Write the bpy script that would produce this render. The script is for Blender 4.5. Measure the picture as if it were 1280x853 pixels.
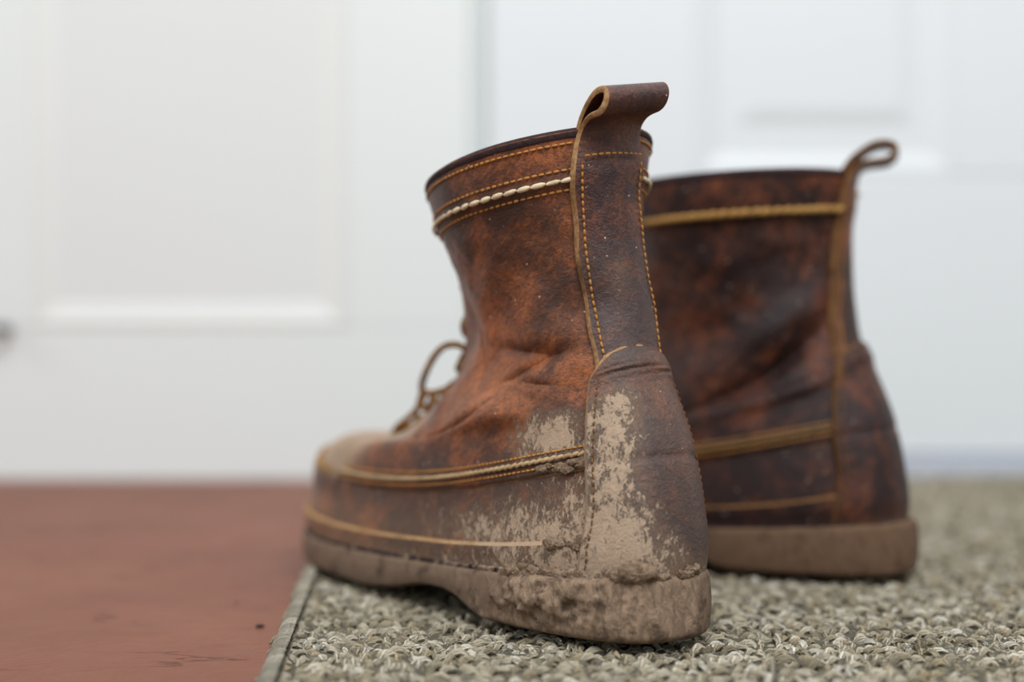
import bpy, math, random
import numpy as np
from mathutils import Vector, Matrix

for o in list(bpy.data.objects):
    bpy.data.objects.remove(o, do_unlink=True)
SC = bpy.context.scene
COL = SC.collection

# ------------------------------------------------------------------ camera, light, exposure
cam_d = bpy.data.cameras.new('camera'); cam = bpy.data.objects.new('camera', cam_d); COL.objects.link(cam)
cam.location = (0, 0, .1163); cam.rotation_euler = (math.radians(90 - .37), 0, 0)
cam_d.sensor_width = 36; cam_d.lens = 50; cam_d.clip_start = .01
cam_d.dof.use_dof = True; cam_d.dof.focus_distance = .548; cam_d.dof.aperture_fstop = 2.9; cam_d.dof.aperture_blades = 0
SC.camera = cam
SC.view_settings.view_transform = 'Standard'; SC.view_settings.look = 'None'
SC.view_settings.gamma = 1; SC.view_settings.use_curve_mapping = False
SC.view_settings.exposure = 0.0
world = bpy.data.worlds.new('world'); SC.world = world; world.use_nodes = True
bg = world.node_tree.nodes['Background']; bg.inputs[0].default_value = (.93, .97, 1.0, 1); bg.inputs[1].default_value = .57
def area(name, loc, target, sx, sy, power, col):
    d = bpy.data.lights.new(name, 'AREA'); d.shape = 'RECTANGLE'; d.size = sx; d.size_y = sy; d.energy = power; d.color = col
    o = bpy.data.objects.new(name, d); COL.objects.link(o); o.location = loc
    o.rotation_euler = (Vector(target) - Vector(loc)).to_track_quat('-Z', 'Y').to_euler()
    return o
area('window_light', (.28, -.60, 1.70), (.05, 1.15, .20), 1.2, 1.0, 40, (.97, .99, 1.0))
area('left_fill_light', (-2.1, .15, 1.5), (0, .75, .1), 1.3, 1.2, 13, (1.0, .99, .97))  # added fill lamp, unseen, lifts the left side

def vnoise(P, freq=1.0, seed=0, octaves=1):
    """smooth value noise in [0,1] on an (...,3) array"""
    P = np.asarray(P, float) * freq
    tot = np.zeros(P.shape[:-1]); amp = 1.0; nrm = 0.0
    for o in range(octaves):
        Q = P * (2 ** o) + 17.13 * (o + 1) + seed * 7.77
        I = np.floor(Q).astype(np.int64); F = Q - I; F = F * F * (3 - 2 * F)
        acc = 0
        for dx in (0, 1):
            for dy in (0, 1):
                for dz in (0, 1):
                    h = ((I[..., 0] + dx) * 374761393 + (I[..., 1] + dy) * 668265263 + (I[..., 2] + dz) * 2147483647 + seed * 974711) & 0x7fffffff
                    h = ((h ^ (h >> 13)) * 1274126177) & 0x7fffffff
                    h = (h ^ (h >> 16)) & 0xffff
                    w = (F[..., 0] if dx else 1 - F[..., 0]) * (F[..., 1] if dy else 1 - F[..., 1]) * (F[..., 2] if dz else 1 - F[..., 2])
                    acc = acc + w * (h / 65535.0)
        tot += amp * acc; nrm += amp; amp *= 0.5
    return tot / nrm

def cub(xk, yk, x):
    """smooth cubic interpolation of keys"""
    xk = np.asarray(xk, float); yk = np.asarray(yk, float)
    m = np.gradient(yk, xk)
    x = np.clip(x, xk[0], xk[-1])
    i = np.clip(np.searchsorted(xk, x, side='right') - 1, 0, len(xk) - 2)
    h = xk[i + 1] - xk[i]; t = (x - xk[i]) / h
    return ((2*t**3 - 3*t**2 + 1) * yk[i] + (t**3 - 2*t**2 + t) * h * m[i]
            + (-2*t**3 + 3*t**2) * yk[i + 1] + (t**3 - t**2) * h * m[i + 1])

def sst(a, b, x):
    t = np.clip((np.asarray(x, float) - a) / (b - a), 0, 1)
    return t * t * (3 - 2 * t)

VK = np.array([0, .1, .2, .3, .4, .5, .6, .7, .8, .9, 1.0])
BX = np.array([.0065, .006, .0085, .0145, .021, .0275, .033, .0365, .038, .0375, .0365])   # back profile
BZ = np.array([.0250, .036, .052, .070, .085, .099, .114, .131, .151, .173, .1965])
FX = np.array([.298, .303, .303, .296, .272, .221, .178, .155, .146, .1440, .149])         # front profile
FZ = np.array([.0145, .0255, .039, .0530, .0625, .0630, .0795, .106, .134, .160, .1850])
SAG = np.array([.004, .007, .012, .0145, .010, .008, .004, .002, 0, 0, 0])
PW = np.array([.72, .72, .74, .78, .82, .86, .9, .95, 1, 1, 1])
WT = np.array([                      # half widths along a ring: back ... front
    [.037, .041, .043, .049, .052, .045],
    [.039, .042, .044, .050, .053, .046],
    [.038, .041, .043, .049, .052, .044],
    [.036, .039, .041, .046, .049, .042],
    [.034, .037, .039, .042, .044, .040],
    [.031, .034, .036, .037, .035, .031],
    [.029, .031, .033, .033, .029, .026],
    [.027, .030, .031, .030, .027, .025],
    [.029, .032, .034, .034, .032, .030],
    [.034, .037, .039, .039, .037, .034],
    [.041, .043, .043, .042, .041, .039]])

class Boot:
    def __init__(s, mirror, p0, alpha, twist, lean, folds, seed, top=0.0, bend=.0, wk=1.0, lk=1.0, ftop=0.0):
        s.m = mirror; s.p0 = p0; s.al = math.radians(alpha); s.twist = math.radians(twist)
        s.lean = lean; s.folds = folds; s.seed = seed; s.top = top; s.bend = bend; s.wk = wk; s.lk = lk; s.ftop = ftop
    def raw(s, u, v):
        u = np.asarray(u, float); v = np.asarray(v, float); u, v = np.broadcast_arrays(u, v)
        th = np.pi * np.abs(u); p = cub(VK, PW, v)
        c = np.cos(th); sn = np.abs(np.sin(th))
        ss = (1 - np.sign(c) * np.abs(c) ** p) / 2
        cols = np.stack([cub(VK, WT[:, k], v) for k in range(6)], -1)
        q = np.clip(ss * 5, 0, 4.9999); i = q.astype(int); t = q - i
        g = lambda k: np.take_along_axis(cols, np.clip(k, 0, 5)[..., None], -1)[..., 0]
        a, b, cc, d = g(i - 1), g(i), g(i + 1), g(i + 2)
        W = b + .5 * t * (cc - a + t * (2*a - 5*b + 4*cc - d + t * (3*(b - cc) + d - a)))
        y = np.sign(u) * W * sn ** p * s.wk
        bx, fx = cub(VK, BX, v), cub(VK, FX, v); bz, fz = cub(VK, BZ, v), cub(VK, FZ, v)
        x = (bx + (fx - bx) * ss)
        z = bz + (fz - bz) * ss - cub(VK, SAG, v) * np.sin(np.pi * ss) + s.top * sst(.75, 1, v) * np.sign(u) * sn
        z = z + s.ftop * ss * sst(.6, 1, v)
        x = x - (1 - s.lk) * np.maximum(0, x - .15) * 2.0 * sst(.75, .55, v)
        y = y - s.bend * sst(.08, .3, x)
        y = y * s.m
        k = sst(.05, .19, z)
        y = y + s.lean * sst(.11, .19, z)
        a = s.twist * k; X = x - .09; 
        return np.stack([.09 + X * np.cos(a) - y * np.sin(a), X * np.sin(a) + y * np.cos(a), z], -1)
    def nrm(s, f, u, v, e=1e-3):
        du = f(u + e, v) - f(u - e, v); dv = f(u, np.minimum(v + e, 1)) - f(u, np.maximum(v - e, 0))
        n = np.cross(du, dv) * s.m
        return n / (np.linalg.norm(n, axis=-1, keepdims=True) + 1e-12) * (-1 if s.flip else 1)
    flip = True
    def fold(s, u, v):
        d = np.zeros(np.broadcast(u, v).shape)
        for (u0, v0, su, sv, rot, amp) in s.folds:
            a = math.radians(rot); U = (u - u0) * 6; V = (v - v0) * 4
            A = U * math.cos(a) + V * math.sin(a); B = -U * math.sin(a) + V * math.cos(a)
            d = d + amp * np.exp(-(A / su) ** 2 - (B / sv) ** 2)
        return d
    def S0(s, u, v):
        P = s.raw(u, v)
        n = s.nrm(s.raw, u, v)
        d = s.fold(u, v)
        d = d + (vnoise(P, 45, s.seed, 2) - .5) * .004 * sst(.3, .5, v) * (1 - .7 * sst(.85, .95, v)) * (1 - .5 * np.exp(-(u / .12) ** 2))
        return P + n * d[..., None]
    def S(s, u, v, off=0.0):
        u = np.asarray(u, float); v = np.asarray(v, float); u, v = np.broadcast_arrays(u, v)
        P = s.S0(u, v)
        if np.any(np.asarray(off) != 0):
            P = P + s.nrm(s.S0, u, v, 2e-3) * np.asarray(off)[..., None]
        return P
    def SG(s, U, V, offs):
        """offset copies of a whole grid, normals taken from the grid itself"""
        P = s.S0(U, V)
        a = np.gradient(P, axis=0); b = np.gradient(P, axis=1); n = np.cross(a, b); n /= np.linalg.norm(n, axis=-1, keepdims=True) + 1e-12
        q = s.nrm(s.raw, U, V); sg = np.sign((n * q).sum(-1, keepdims=True)); n = n * np.where(sg == 0, 1, sg)
        bad = np.abs((n * q).sum(-1, keepdims=True)) < .5; n = np.where(bad, q, n)
        return [P + n * np.broadcast_to(o, U.shape)[..., None] for o in offs]
    def N(s, u, v):
        u, v = np.broadcast_arrays(np.asarray(u, float), np.asarray(v, float))
        return s.nrm(s.S0, u, v, 2e-3)
    def u_arc(s, v, arc):
        """u (positive side) at which the ring at v is arc metres from the back centre"""
        v, arc = np.broadcast_arrays(np.asarray(v, float), np.asarray(arc, float)); uu = np.linspace(0, .5, 161)
        P = s.raw(uu[None] + 0 * v[:, None], v[:, None] + 0 * uu[None])
        L = np.concatenate([np.zeros((len(v), 1)), np.cumsum(np.linalg.norm(np.diff(P, axis=1), axis=2), axis=1)], 1)
        return np.array([np.interp(a_, l_, uu) for a_, l_ in zip(arc, L)])
    def world(s, P):
        h = np.array([-math.sin(s.al), math.cos(s.al), 0]); l = np.array([-math.cos(s.al), -math.sin(s.al), 0])
        return np.array([s.p0[0], s.p0[1], 0]) + P[..., :1] * h + P[..., 1:2] * l + P[..., 2:] * np.array([0, 0, 1.])

FOLDS_NEAR = [(.45, .62, .5, .30, 25, -.004), (.42, .52, .6, .25, 10, .003), (.66, .71, 1.0, .40, 0, -.0065), (.33, .47, .5, .16, 20, .003), (.25, .60, .5, .10, 8, -.0025),
              (.36, .635, .55, .05, 12, -.0019), (.33, .585, .5, .045, -6, -.0017), (.52, .66, .35, .05, 40, -.002), (.30, .545, .4, .04, 16, -.0015), (.44, .50, .4, .06, -20, -.0017), (.60, .60, .3, .06, 30, .0018)]
FOLDS_FAR = [(-.30, .56, .7, .16, 22, -.007), (-.30, .68, .8, .2, 12, .004), (-.22, .47, .6, .12, 10, .003)]
NEAR = Boot(1, (.0628, .530), 30, 0, .008, FOLDS_NEAR, 3, top=-.004, ftop=-.006)
FAR = Boot(-1, (.1905, .684), 52.5, 22, .004, FOLDS_FAR, 8, ftop=.007, lk=.945)
# ------------------------------------------------------------------ helpers
def tag(o, label=None, cat=None, group=None, kind=None):
    if label: o['label'] = label
    if cat: o['category'] = cat
    if group: o['group'] = group
    if kind: o['kind'] = kind
    return o
def empty(name, loc, rz=0):
    o = bpy.data.objects.new(name, None); COL.objects.link(o); o.location = loc; o.rotation_euler = (0, 0, rz)
    o.empty_display_size = .02
    return o
def mesh_obj(name, V, F, mats, parent=None, midx=None, smooth=True, attrs=None, uv=None):
    """V (n,3); F: list/array of faces (quads array or list of lists)"""
    me = bpy.data.meshes.new(name)
    V = np.asarray(V, np.float32)
    if isinstance(F, np.ndarray):
        n, k = F.shape
        me.vertices.add(len(V)); me.vertices.foreach_set('co', V.ravel())
        me.loops.add(n * k); me.loops.foreach_set('vertex_index', F.astype(np.int32).ravel())
        me.polygons.add(n); me.polygons.foreach_set('loop_start', np.arange(0, n * k, k, dtype=np.int32))
        me.polygons.foreach_set('loop_total', np.full(n, k, np.int32))
    else:
        me.from_pydata(V.tolist(), [], F)
    if not isinstance(mats, (list, tuple)): mats = [mats]
    for m in mats: me.materials.append(m)
    np_ = len(me.polygons)
    if midx is not None: me.polygons.foreach_set('material_index', np.asarray(midx, np.int32))
    sm = np.ones(np_, bool) if smooth is True else (np.zeros(np_, bool) if smooth is False else np.asarray(smooth, bool))
    me.polygons.foreach_set('use_smooth', sm)
    me.update(calc_edges=True)
    for k, a in (attrs or {}).items():
        a = np.asarray(a, np.float32)
        if a.ndim == 1:
            at = me.attributes.new(k, 'FLOAT', 'POINT'); at.data.foreach_set('value', a)
        else:
            at = me.attributes.new(k, 'FLOAT_COLOR', 'POINT'); at.data.foreach_set('color', a.ravel())
    if uv is not None:
        l = me.uv_layers.new(name='UVMap'); vi = np.empty(len(me.loops), np.int32); me.loops.foreach_get('vertex_index', vi)
        l.data.foreach_set('uv', np.asarray(uv, np.float32)[vi].ravel())
    o = bpy.data.objects.new(name, me); COL.objects.link(o)
    if parent: o.parent = parent
    return o
def grid_faces(n, m, base=0, flip=False, closed=False):
    i, j = np.meshgrid(np.arange(n if closed else n - 1), np.arange(m - 1), indexing='ij')
    i2 = (i + 1) % n
    a = i * m + j; b = i2 * m + j; c = i2 * m + j + 1; d = i * m + j + 1
    f = np.stack([a, b, c, d] if not flip else [a, d, c, b], -1).reshape(-1, 4)
    return f + base
def shell(name, Po, Pi, mats, parent, attrs=None, inner_mat=None, ref=None):
    """closed shell between an outer and an inner grid; walls get mats[1]"""
    n, m = Po.shape[:2]
    c = (n // 2, m // 2)
    nf = np.cross(Po[c[0] + 1 if c[0] + 1 < n else c[0], c[1]] - Po[c[0] - 1, c[1]], Po[c[0], min(c[1] + 1, m - 1)] - Po[c[0], c[1] - 1])
    flip = np.dot(nf, Po[c] - Pi[c]) < 0
    V = [Po.reshape(-1, 3), Pi.reshape(-1, 3)]
    F = [grid_faces(n, m, 0, flip), grid_faces(n, m, n * m, not flip)]
    M = [np.zeros(len(F[0]), int), np.full(len(F[1]), inner_mat if inner_mat is not None else 0)]
    sm = [np.ones(len(F[0]), bool), np.ones(len(F[1]), bool)]
    base = 2 * n * m
    A = {k: [a.reshape(-1), a.reshape(-1)] for k, a in (attrs or {}).items()}
    for e, (sl, fl) in enumerate([((slice(None), 0), False), ((slice(None), m - 1), True), ((0, slice(None)), True), ((n - 1, slice(None)), False)]):
        a, b = Po[sl], Pi[sl]; k = len(a)
        mid = (a + b) / 2; d = a - b; ln = np.linalg.norm(d, axis=1, keepdims=True)
        # outward direction of the rim, for a slightly rounded cut edge
        nb = Po[(slice(None), 1) if e == 0 else (slice(None), m - 2) if e == 1 else (1, slice(None)) if e == 2 else (n - 2, slice(None))]
        out = a - nb; out /= np.linalg.norm(out, axis=1, keepdims=True) + 1e-9
        mid = mid + out * ln * .22
        V.append(np.stack([a, mid, b], 1).reshape(-1, 3))
        f = grid_faces(k, 3, base, flip ^ fl ^ True); F.append(f)
        M.append(np.full(len(f), 1 if len(mats) > 1 else 0)); sm.append(np.ones(len(f), bool)); base += 3 * k
        for kk, aa in (attrs or {}).items(): A[kk].append(np.repeat(aa[sl], 3))
    return mesh_obj(name, np.concatenate(V), np.concatenate(F), mats, parent, np.concatenate(M), np.concatenate(sm),
                    {k: np.concatenate(v) for k, v in A.items()})
def frames(P):
    T = np.gradient(P, axis=0); T /= np.linalg.norm(T, axis=1, keepdims=True) + 1e-12
    n = np.array([0, 0, 1.]) if abs(T[0][2]) < .9 else np.array([1., 0, 0]); Ns = []
    for t in T:
        n = n - t * np.dot(n, t); n = n / (np.linalg.norm(n) + 1e-12); Ns.append(n)
    Ns = np.array(Ns); return T, Ns, np.cross(T, Ns)
def smooth_path(pts, n):
    pts = np.asarray(pts, float); k = np.linspace(0, 1, len(pts)); t = np.linspace(0, 1, n)
    return np.stack([cub(k, pts[:, i], t) for i in range(3)], -1)
def tube_arrays(P, r, sides=8, flat=1.0):
    P = np.asarray(P, float); n = len(P); T, A, B = frames(P); r = np.broadcast_to(r, (n,))
    a = np.linspace(0, 2 * np.pi, sides, endpoint=False)
    V = P[:, None] + r[:, None, None] * (np.cos(a)[None, :, None] * A[:, None] + flat * np.sin(a)[None, :, None] * B[:, None])
    V = V.reshape(-1, 3); i, j = np.meshgrid(np.arange(n - 1), np.arange(sides), indexing='ij'); j2 = (j + 1) % sides
    F = np.stack([i * sides + j, i * sides + j2, (i + 1) * sides + j2, (i + 1) * sides + j], -1).reshape(-1, 4)
    c0, c1 = len(V), len(V) + 1; V = np.concatenate([V, P[:1], P[-1:]])
    cap = [[c0, (q + 1) % sides, q, q] for q in range(sides)] + [[c1, (n - 1) * sides + q, (n - 1) * sides + (q + 1) % sides, (n - 1) * sides + (q + 1) % sides] for q in range(sides)]
    return V, F, [c[:3] for c in cap]
def tube(name, P, r, mat, parent, sides=8, flat=1.0, **kw):
    V, F, cap = tube_arrays(P, r, sides, flat)
    return mesh_obj(name, V, F.tolist() + cap, mat, parent, **kw)
def pellet(nr=5, ns=6):
    t = np.linspace(-1, 1, nr); rr = np.sqrt(np.maximum(0, 1 - np.abs(t) ** 5)) ; rr[0] = rr[-1] = .45
    a = np.linspace(0, 2 * np.pi, ns, endpoint=False)
    V = np.stack([np.repeat(t, ns), np.tile(np.cos(a), nr) * np.repeat(rr, ns), np.tile(np.sin(a), nr) * np.repeat(rr, ns)], -1)
    i, j = np.meshgrid(np.arange(nr - 1), np.arange(ns), indexing='ij'); j2 = (j + 1) % ns
    F = np.stack([i * ns + j, i * ns + j2, (i + 1) * ns + j2, (i + 1) * ns + j], -1).reshape(-1, 4)
    return V, F
def stitches(P, Nn, pitch, ln, rad, rng, slant=0.0, lift=.25, flatten=.8):
    """oriented pellets along a path; returns list of (V,F)"""
    L = np.concatenate([[0], np.cumsum(np.linalg.norm(np.diff(P, axis=0), axis=1))])
    pv, pf = pellet(); out = []
    n = int(L[-1] / pitch)
    for k in range(n):
        c = (k + .5) * pitch; s0 = c - ln / 2; s1 = c + ln / 2
        at = lambda q: np.array([np.interp(q, L, P[:, i]) for i in range(3)])
        a, b, ctr = at(s0), at(s1), at(c)
        t = b - a; tl = np.linalg.norm(t)
        if tl < 1e-7: continue
        t /= tl; nn = np.array([np.interp(c, L, Nn[:, i]) for i in range(3)]); nn -= t * nn.dot(t); nn /= np.linalg.norm(nn)
        bb = np.cross(nn, t)
        sl = slant + rng.uniform(-.06, .06)
        t2 = t * math.cos(sl) + bb * math.sin(sl); b2 = np.cross(nn, t2)
        r = rad * rng.uniform(.88, 1.1); hl = ln / 2 * rng.uniform(.92, 1.05)
        bow = (1 - pv[:, :1] ** 2) * r * .35
        V = ctr + nn * (lift * r) + pv[:, :1] * t2 * hl + pv[:, 1:2] * b2 * r + (pv[:, 2:] * r * flatten + bow) * nn
        out.append((V, pf))
    return out
def join(parts):
    V = []; F = []; b = 0
    for v, f in parts: V.append(v); F.append(f + b); b += len(v)
    return np.concatenate(V), np.concatenate(F)
def box(name, x0, x1, y0, y1, z0, z1, mat, parent=None, bev=.0):
    b = bev
    if b <= 0:
        V = [(x, y, z) for x in (x0, x1) for y in (y0, y1) for z in (z0, z1)]
        F = [(0, 1, 3, 2), (4, 6, 7, 5), (0, 4, 5, 1), (2, 3, 7, 6), (0, 2, 6, 4), (1, 5, 7, 3)]
        return mesh_obj(name, V, F, mat, parent, smooth=False)
    import bmesh
    bm = bmesh.new(); bmesh.ops.create_cube(bm, size=1)
    for v in bm.verts: v.co = Vector(((x0 + x1) / 2 + v.co.x * (x1 - x0), (y0 + y1) / 2 + v.co.y * (y1 - y0), (z0 + z1) / 2 + v.co.z * (z1 - z0)))
    bmesh.ops.bevel(bm, geom=list(bm.edges), offset=b, segments=2, affect='EDGES', profile=.6)
    me = bpy.data.meshes.new(name); bm.to_mesh(me); bm.free(); me.materials.append(mat)
    o = bpy.data.objects.new(name, me); COL.objects.link(o); o.parent = parent
    return o

# ------------------------------------------------------------------ materials
class NT:
    def __init__(s, name):
        s.m = bpy.data.materials.new(name); s.m.use_nodes = True; s.t = s.m.node_tree
        s.b = s.t.nodes['Principled BSDF']
    def n(s, typ, **kw):
        x = s.t.nodes.new(typ)
        for k, v in kw.items():
            if k.startswith('i_'): x.inputs[int(k[2:]) if k[2:].isdigit() else k[2:].replace('_', ' ')].default_value = v
            else: setattr(x, k, v)
        return x
    def l(s, a, b): s.t.links.new(a, b)
    def val(s, x): return x
    def math(s, op, a, b=None, c=None, clamp=False):
        x = s.n('ShaderNodeMath', operation=op, use_clamp=clamp)
        for i, q in enumerate((a, b, c)):
            if q is None: continue
            if isinstance(q, (int, float)): x.inputs[i].default_value = q
            else: s.l(q, x.inputs[i])
        return x.outputs[0]
    def sstep(s, x, a, b):
        r = s.n('ShaderNodeMapRange', interpolation_type='SMOOTHSTEP'); s.l(x, r.inputs[0])
        r.inputs[1].default_value = a; r.inputs[2].default_value = b
        return r.outputs[0]
    def mix(s, f, a, b):
        x = s.n('ShaderNodeMix', data_type='RGBA')
        for sock, q in ((x.inputs[0], f), (x.inputs[6], a), (x.inputs[7], b)):
            if isinstance(q, (int, float)): sock.default_value = q
            elif isinstance(q, tuple): sock.default_value = (*q, 1)
            else: s.l(q, sock)
        return x.outputs[2]
    def obj(s, scale=(1, 1, 1), rot=(0, 0, 0)):
        c = s.n('ShaderNodeTexCoord'); m = s.n('ShaderNodeMapping'); s.l(c.outputs['Object'], m.inputs[0])
        m.inputs['Scale'].default_value = scale; m.inputs['Rotation'].default_value = rot
        return m.outputs[0]
    def streak(s, scale, rot):
        c = s.n('ShaderNodeTexCoord'); m = s.n('ShaderNodeMapping', vector_type='TEXTURE'); s.l(c.outputs['Object'], m.inputs[0])
        m.inputs['Scale'].default_value = scale; m.inputs['Rotation'].default_value = rot
        return m.outputs[0]
    def noise(s, vec, scale, detail=4, rough=.55, dist=0.0):
        x = s.n('ShaderNodeTexNoise'); s.l(vec, x.inputs['Vector'])
        x.inputs['Scale'].default_value = scale; x.inputs['Detail'].default_value = detail
        x.inputs['Roughness'].default_value = rough; x.inputs['Distortion'].default_value = dist
        return x.outputs['Fac']
    def ramp(s, f, stops):
        r = s.n('ShaderNodeValToRGB'); s.l(f, r.inputs[0]); e = r.color_ramp.elements
        while len(e) < len(stops): e.new(.5)
        for q, (p, c) in zip(e, stops): q.position = p; q.color = (*c, 1)
        return r.outputs[0]
    def attr(s, name):
        a = s.n('ShaderNodeAttribute', attribute_name=name); return a.outputs['Fac']
    def bump(s, h, strength, dist, prev=None):
        x = s.n('ShaderNodeBump'); s.l(h, x.inputs['Height']); x.inputs['Strength'].default_value = strength; x.inputs['Distance'].default_value = dist
        if prev is not None: s.l(prev, x.inputs['Normal'])
        return x.outputs[0]
    def out(s, col=None, rough=None, normal=None, spec=.5):
        for k, q in (('Base Color', col), ('Roughness', rough), ('Normal', normal)):
            if q is None: continue
            if isinstance(q, (int, float)): s.b.inputs[k].default_value = q
            elif isinstance(q, tuple): s.b.inputs[k].default_value = (*q, 1)
            else: s.l(q, s.b.inputs[k])
        s.b.inputs['Specular IOR Level'].default_value = spec
        return s.m

MUD = (.46, .335, .235)
def leather(name, dark, mid, warm, shift=0.0, mudcol=MUD, gloss=.27, spec=.32):
    s = NT(name); v = s.obj(); w = s.attr('wear')
    n1 = s.noise(v, 34, 6, .6, .8)
    n2 = s.noise(s.obj((1, 1, 2.4), (0, .35, .2)), 150, 7, .68, 1.2)
    n3 = s.noise(s.obj((1, 1, 1.6), (.3, -.4, .1)), 420, 5, .6, .5)
    st = s.noise(s.streak((4.5, 1, 1), (0, .62, 0)), 420, 7, .72, .7)
    st2 = s.noise(s.streak((3.0, 1, 1), (.2, .95, .3)), 170, 6, .7, .9)
    f = s.math('ADD', s.math('MULTIPLY', n1, .75), s.math('MULTIPLY', st, .72))
    f = s.math('ADD', f, s.math('MULTIPLY', st2, .42))
    f = s.math('ADD', s.math('ADD', f, w), shift - .45)
    f = s.math('ADD', s.math('MULTIPLY', s.math('SUBTRACT', f, .5), 1.9), .46)
    col = s.ramp(f, [(.26, dark), (.50, mid), (.78, warm), (1.0, tuple(min(1, c * 1.6) for c in warm))])
    # fine crease lines rubbed down to the warm under-colour
    r1 = s.math('ABSOLUTE', s.math('SUBTRACT', s.noise(s.obj((1, 1, 1.8), (.2, .5, 0)), 95, 5, .6, 2.0), .5))
    line = s.math('SUBTRACT', 1.0, s.sstep(r1, .0, .045))
    line = s.math('MULTIPLY', line, s.sstep(n1, .42, .62))
    col = s.mix(s.math('MULTIPLY', line, .42), col, tuple(min(1, c * 1.35) for c in warm))
    r2 = s.math('ABSOLUTE', s.math('SUBTRACT', s.noise(s.obj((1, 1, 3.2), (.5, .7, .3)), 210, 6, .7, 1.6), .5))
    fib = s.math('MULTIPLY', s.math('SUBTRACT', 1.0, s.sstep(r2, .0, .075)), s.sstep(s.math('ADD', s.noise(v, 28, 3), w), .46, .66))
    col = s.mix(s.math('MULTIPLY', fib, .55), col, tuple(min(1, c * 1.7) for c in warm))
    dk = s.math('MULTIPLY', s.sstep(s.noise(v, 560, 6, .75), .50, .62), .50)
    col = s.mix(dk, col, tuple(c * .75 for c in dark))
    # pale dust specks and scratches
    vo = s.n('ShaderNodeTexVoronoi', feature='F1'); s.l(v, vo.inputs['Vector']); vo.inputs['Scale'].default_value = 260
    sp = s.math('MULTIPLY', s.math('SUBTRACT', 1.0, s.sstep(vo.outputs['Distance'], .06, .14)), s.sstep(vo.outputs['Color'], .66, .74))
    col = s.mix(s.math('MULTIPLY', sp, .8), col, (.66, .52, .42))
    # mud
    md = s.attr('mud')
    mn = s.math('ADD', s.math('MULTIPLY', s.noise(v, 125, 10, .74, .4), 1.0), s.math('MULTIPLY', s.noise(s.obj((1, 1, .5), (0, .5, 0)), 620, 7, .78, .6), 1.0))
    mn = s.math('ADD', s.math('MULTIPLY', s.math('SUBTRACT', mn, 1.0), 1.25), .5)
    mf = s.math('SUBTRACT', md, mn)
    mask = s.sstep(mf, -.015, .03)
    film = s.math('MULTIPLY', s.math('MULTIPLY', s.sstep(md, .22, .62), .17), s.math('ADD', .35, s.math('MULTIPLY', n2, 1.3)))
    mc = s.mix(s.noise(v, 300, 6, .6), tuple(c * .72 for c in mudcol), tuple(min(1, c * 1.18) for c in mudcol))
    col = s.mix(film, col, tuple(c * .8 for c in mudcol))
    du = s.math('MULTIPLY', s.attr('dust'), s.math('ADD', .25, s.math('MULTIPLY', s.math('ADD', n1, n3), .55)), clamp=True)
    col = s.mix(s.math('MULTIPLY', du, .85), col, (.47, .335, .21))
    col = s.mix(mask, col, mc)
    rough = s.math('ADD', s.math('MULTIPLY', n2, .30), gloss)
    rough = s.math('ADD', rough, s.math('MULTIPLY', s.math('MAXIMUM', mask, film), .5), clamp=True)
    b = s.bump(s.noise(v, 1100, 4, .65), .35, .0004)
    b = s.bump(s.noise(v, 330, 6, .7, .7), .55, .0009, b)
    b = s.bump(st, .55, .0009, b)
    b = s.bump(r1, .45, .0010, b)
    hm = s.math('MULTIPLY', s.sstep(mf, -.01, .10), s.math('ADD', .6, s.math('MULTIPLY', s.noise(v, 700, 4, .7), .6)))
    b = s.bump(hm, .9, .0009, b)
    return s.out(col, rough, b, spec)
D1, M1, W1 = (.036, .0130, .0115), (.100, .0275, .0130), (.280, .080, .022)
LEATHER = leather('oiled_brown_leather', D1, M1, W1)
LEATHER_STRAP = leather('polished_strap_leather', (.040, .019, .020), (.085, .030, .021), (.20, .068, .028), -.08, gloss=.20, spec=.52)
LEATHER_SHADE = leather('shaded_red_leather', (.019, .0080, .0075), (.066, .0195, .0110), (.185, .054, .020), -.02)  # far boot: darker copy of the leather, shade painted into the colour

def raw_edge(name, a, b, sc=500):
    s = NT(name); v = s.obj(); n = s.noise(v, sc, 5, .65); n2 = s.noise(v, 60, 3)
    c = s.mix(s.sstep(n, .35, .65), a, b); c = s.mix(s.sstep(n2, .5, .75), c, tuple(x * .5 for x in a))
    md = s.attr('mud'); mf = s.math('SUBTRACT', md, s.noise(v, 160, 6, .6))
    c = s.mix(s.math('MULTIPLY', s.sstep(mf, -.12, .10), .75), c, tuple(x * .85 for x in MUD))
    return s.out(c, .85, s.bump(n, .7, .0006), .2)
EDGE = raw_edge('raw_leather_edge', (.29, .155, .062), (.45, .28, .135))
EDGE_DARK = raw_edge('burnished_dark_edge', (.018, .010, .012), (.035, .018, .018))
EDGE_BROWN = raw_edge('brown_leather_edge', (.11, .048, .018), (.22, .11, .04))
def thread(name, c):
    s = NT(name); v = s.obj(); n = s.noise(v, 1500, 3); n2 = s.noise(v, 120, 3)
    col = s.mix(n, tuple(x * .55 for x in c), c); col = s.mix(s.sstep(n2, .5, .75), col, tuple(x * .45 for x in c))
    return s.out(col, .7, s.bump(n, .6, .0003), .3)
TAN_THREAD = thread('tan_thread', (.60, .27, .060))
CREAM_THREAD = thread('cream_thread', (.92, .76, .50))
OCHRE_THREAD = thread('ochre_thread', (.55, .30, .085))
DULL_THREAD = thread('dull_brown_thread', (.30, .165, .055))
MUDDY_THREAD = thread('muddy_thread', (.62, .43, .23))
LACE_MAT = raw_edge('rawhide_lace', (.20, .085, .016), (.36, .18, .045), 300)
LINING = NT('brown_lining').out((.07, .035, .022), .8)
BRASS = NT('aged_brass'); BRASS.b.inputs['Metallic'].default_value = 1; BRASS = BRASS.out((.30, .19, .08), .45)

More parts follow.
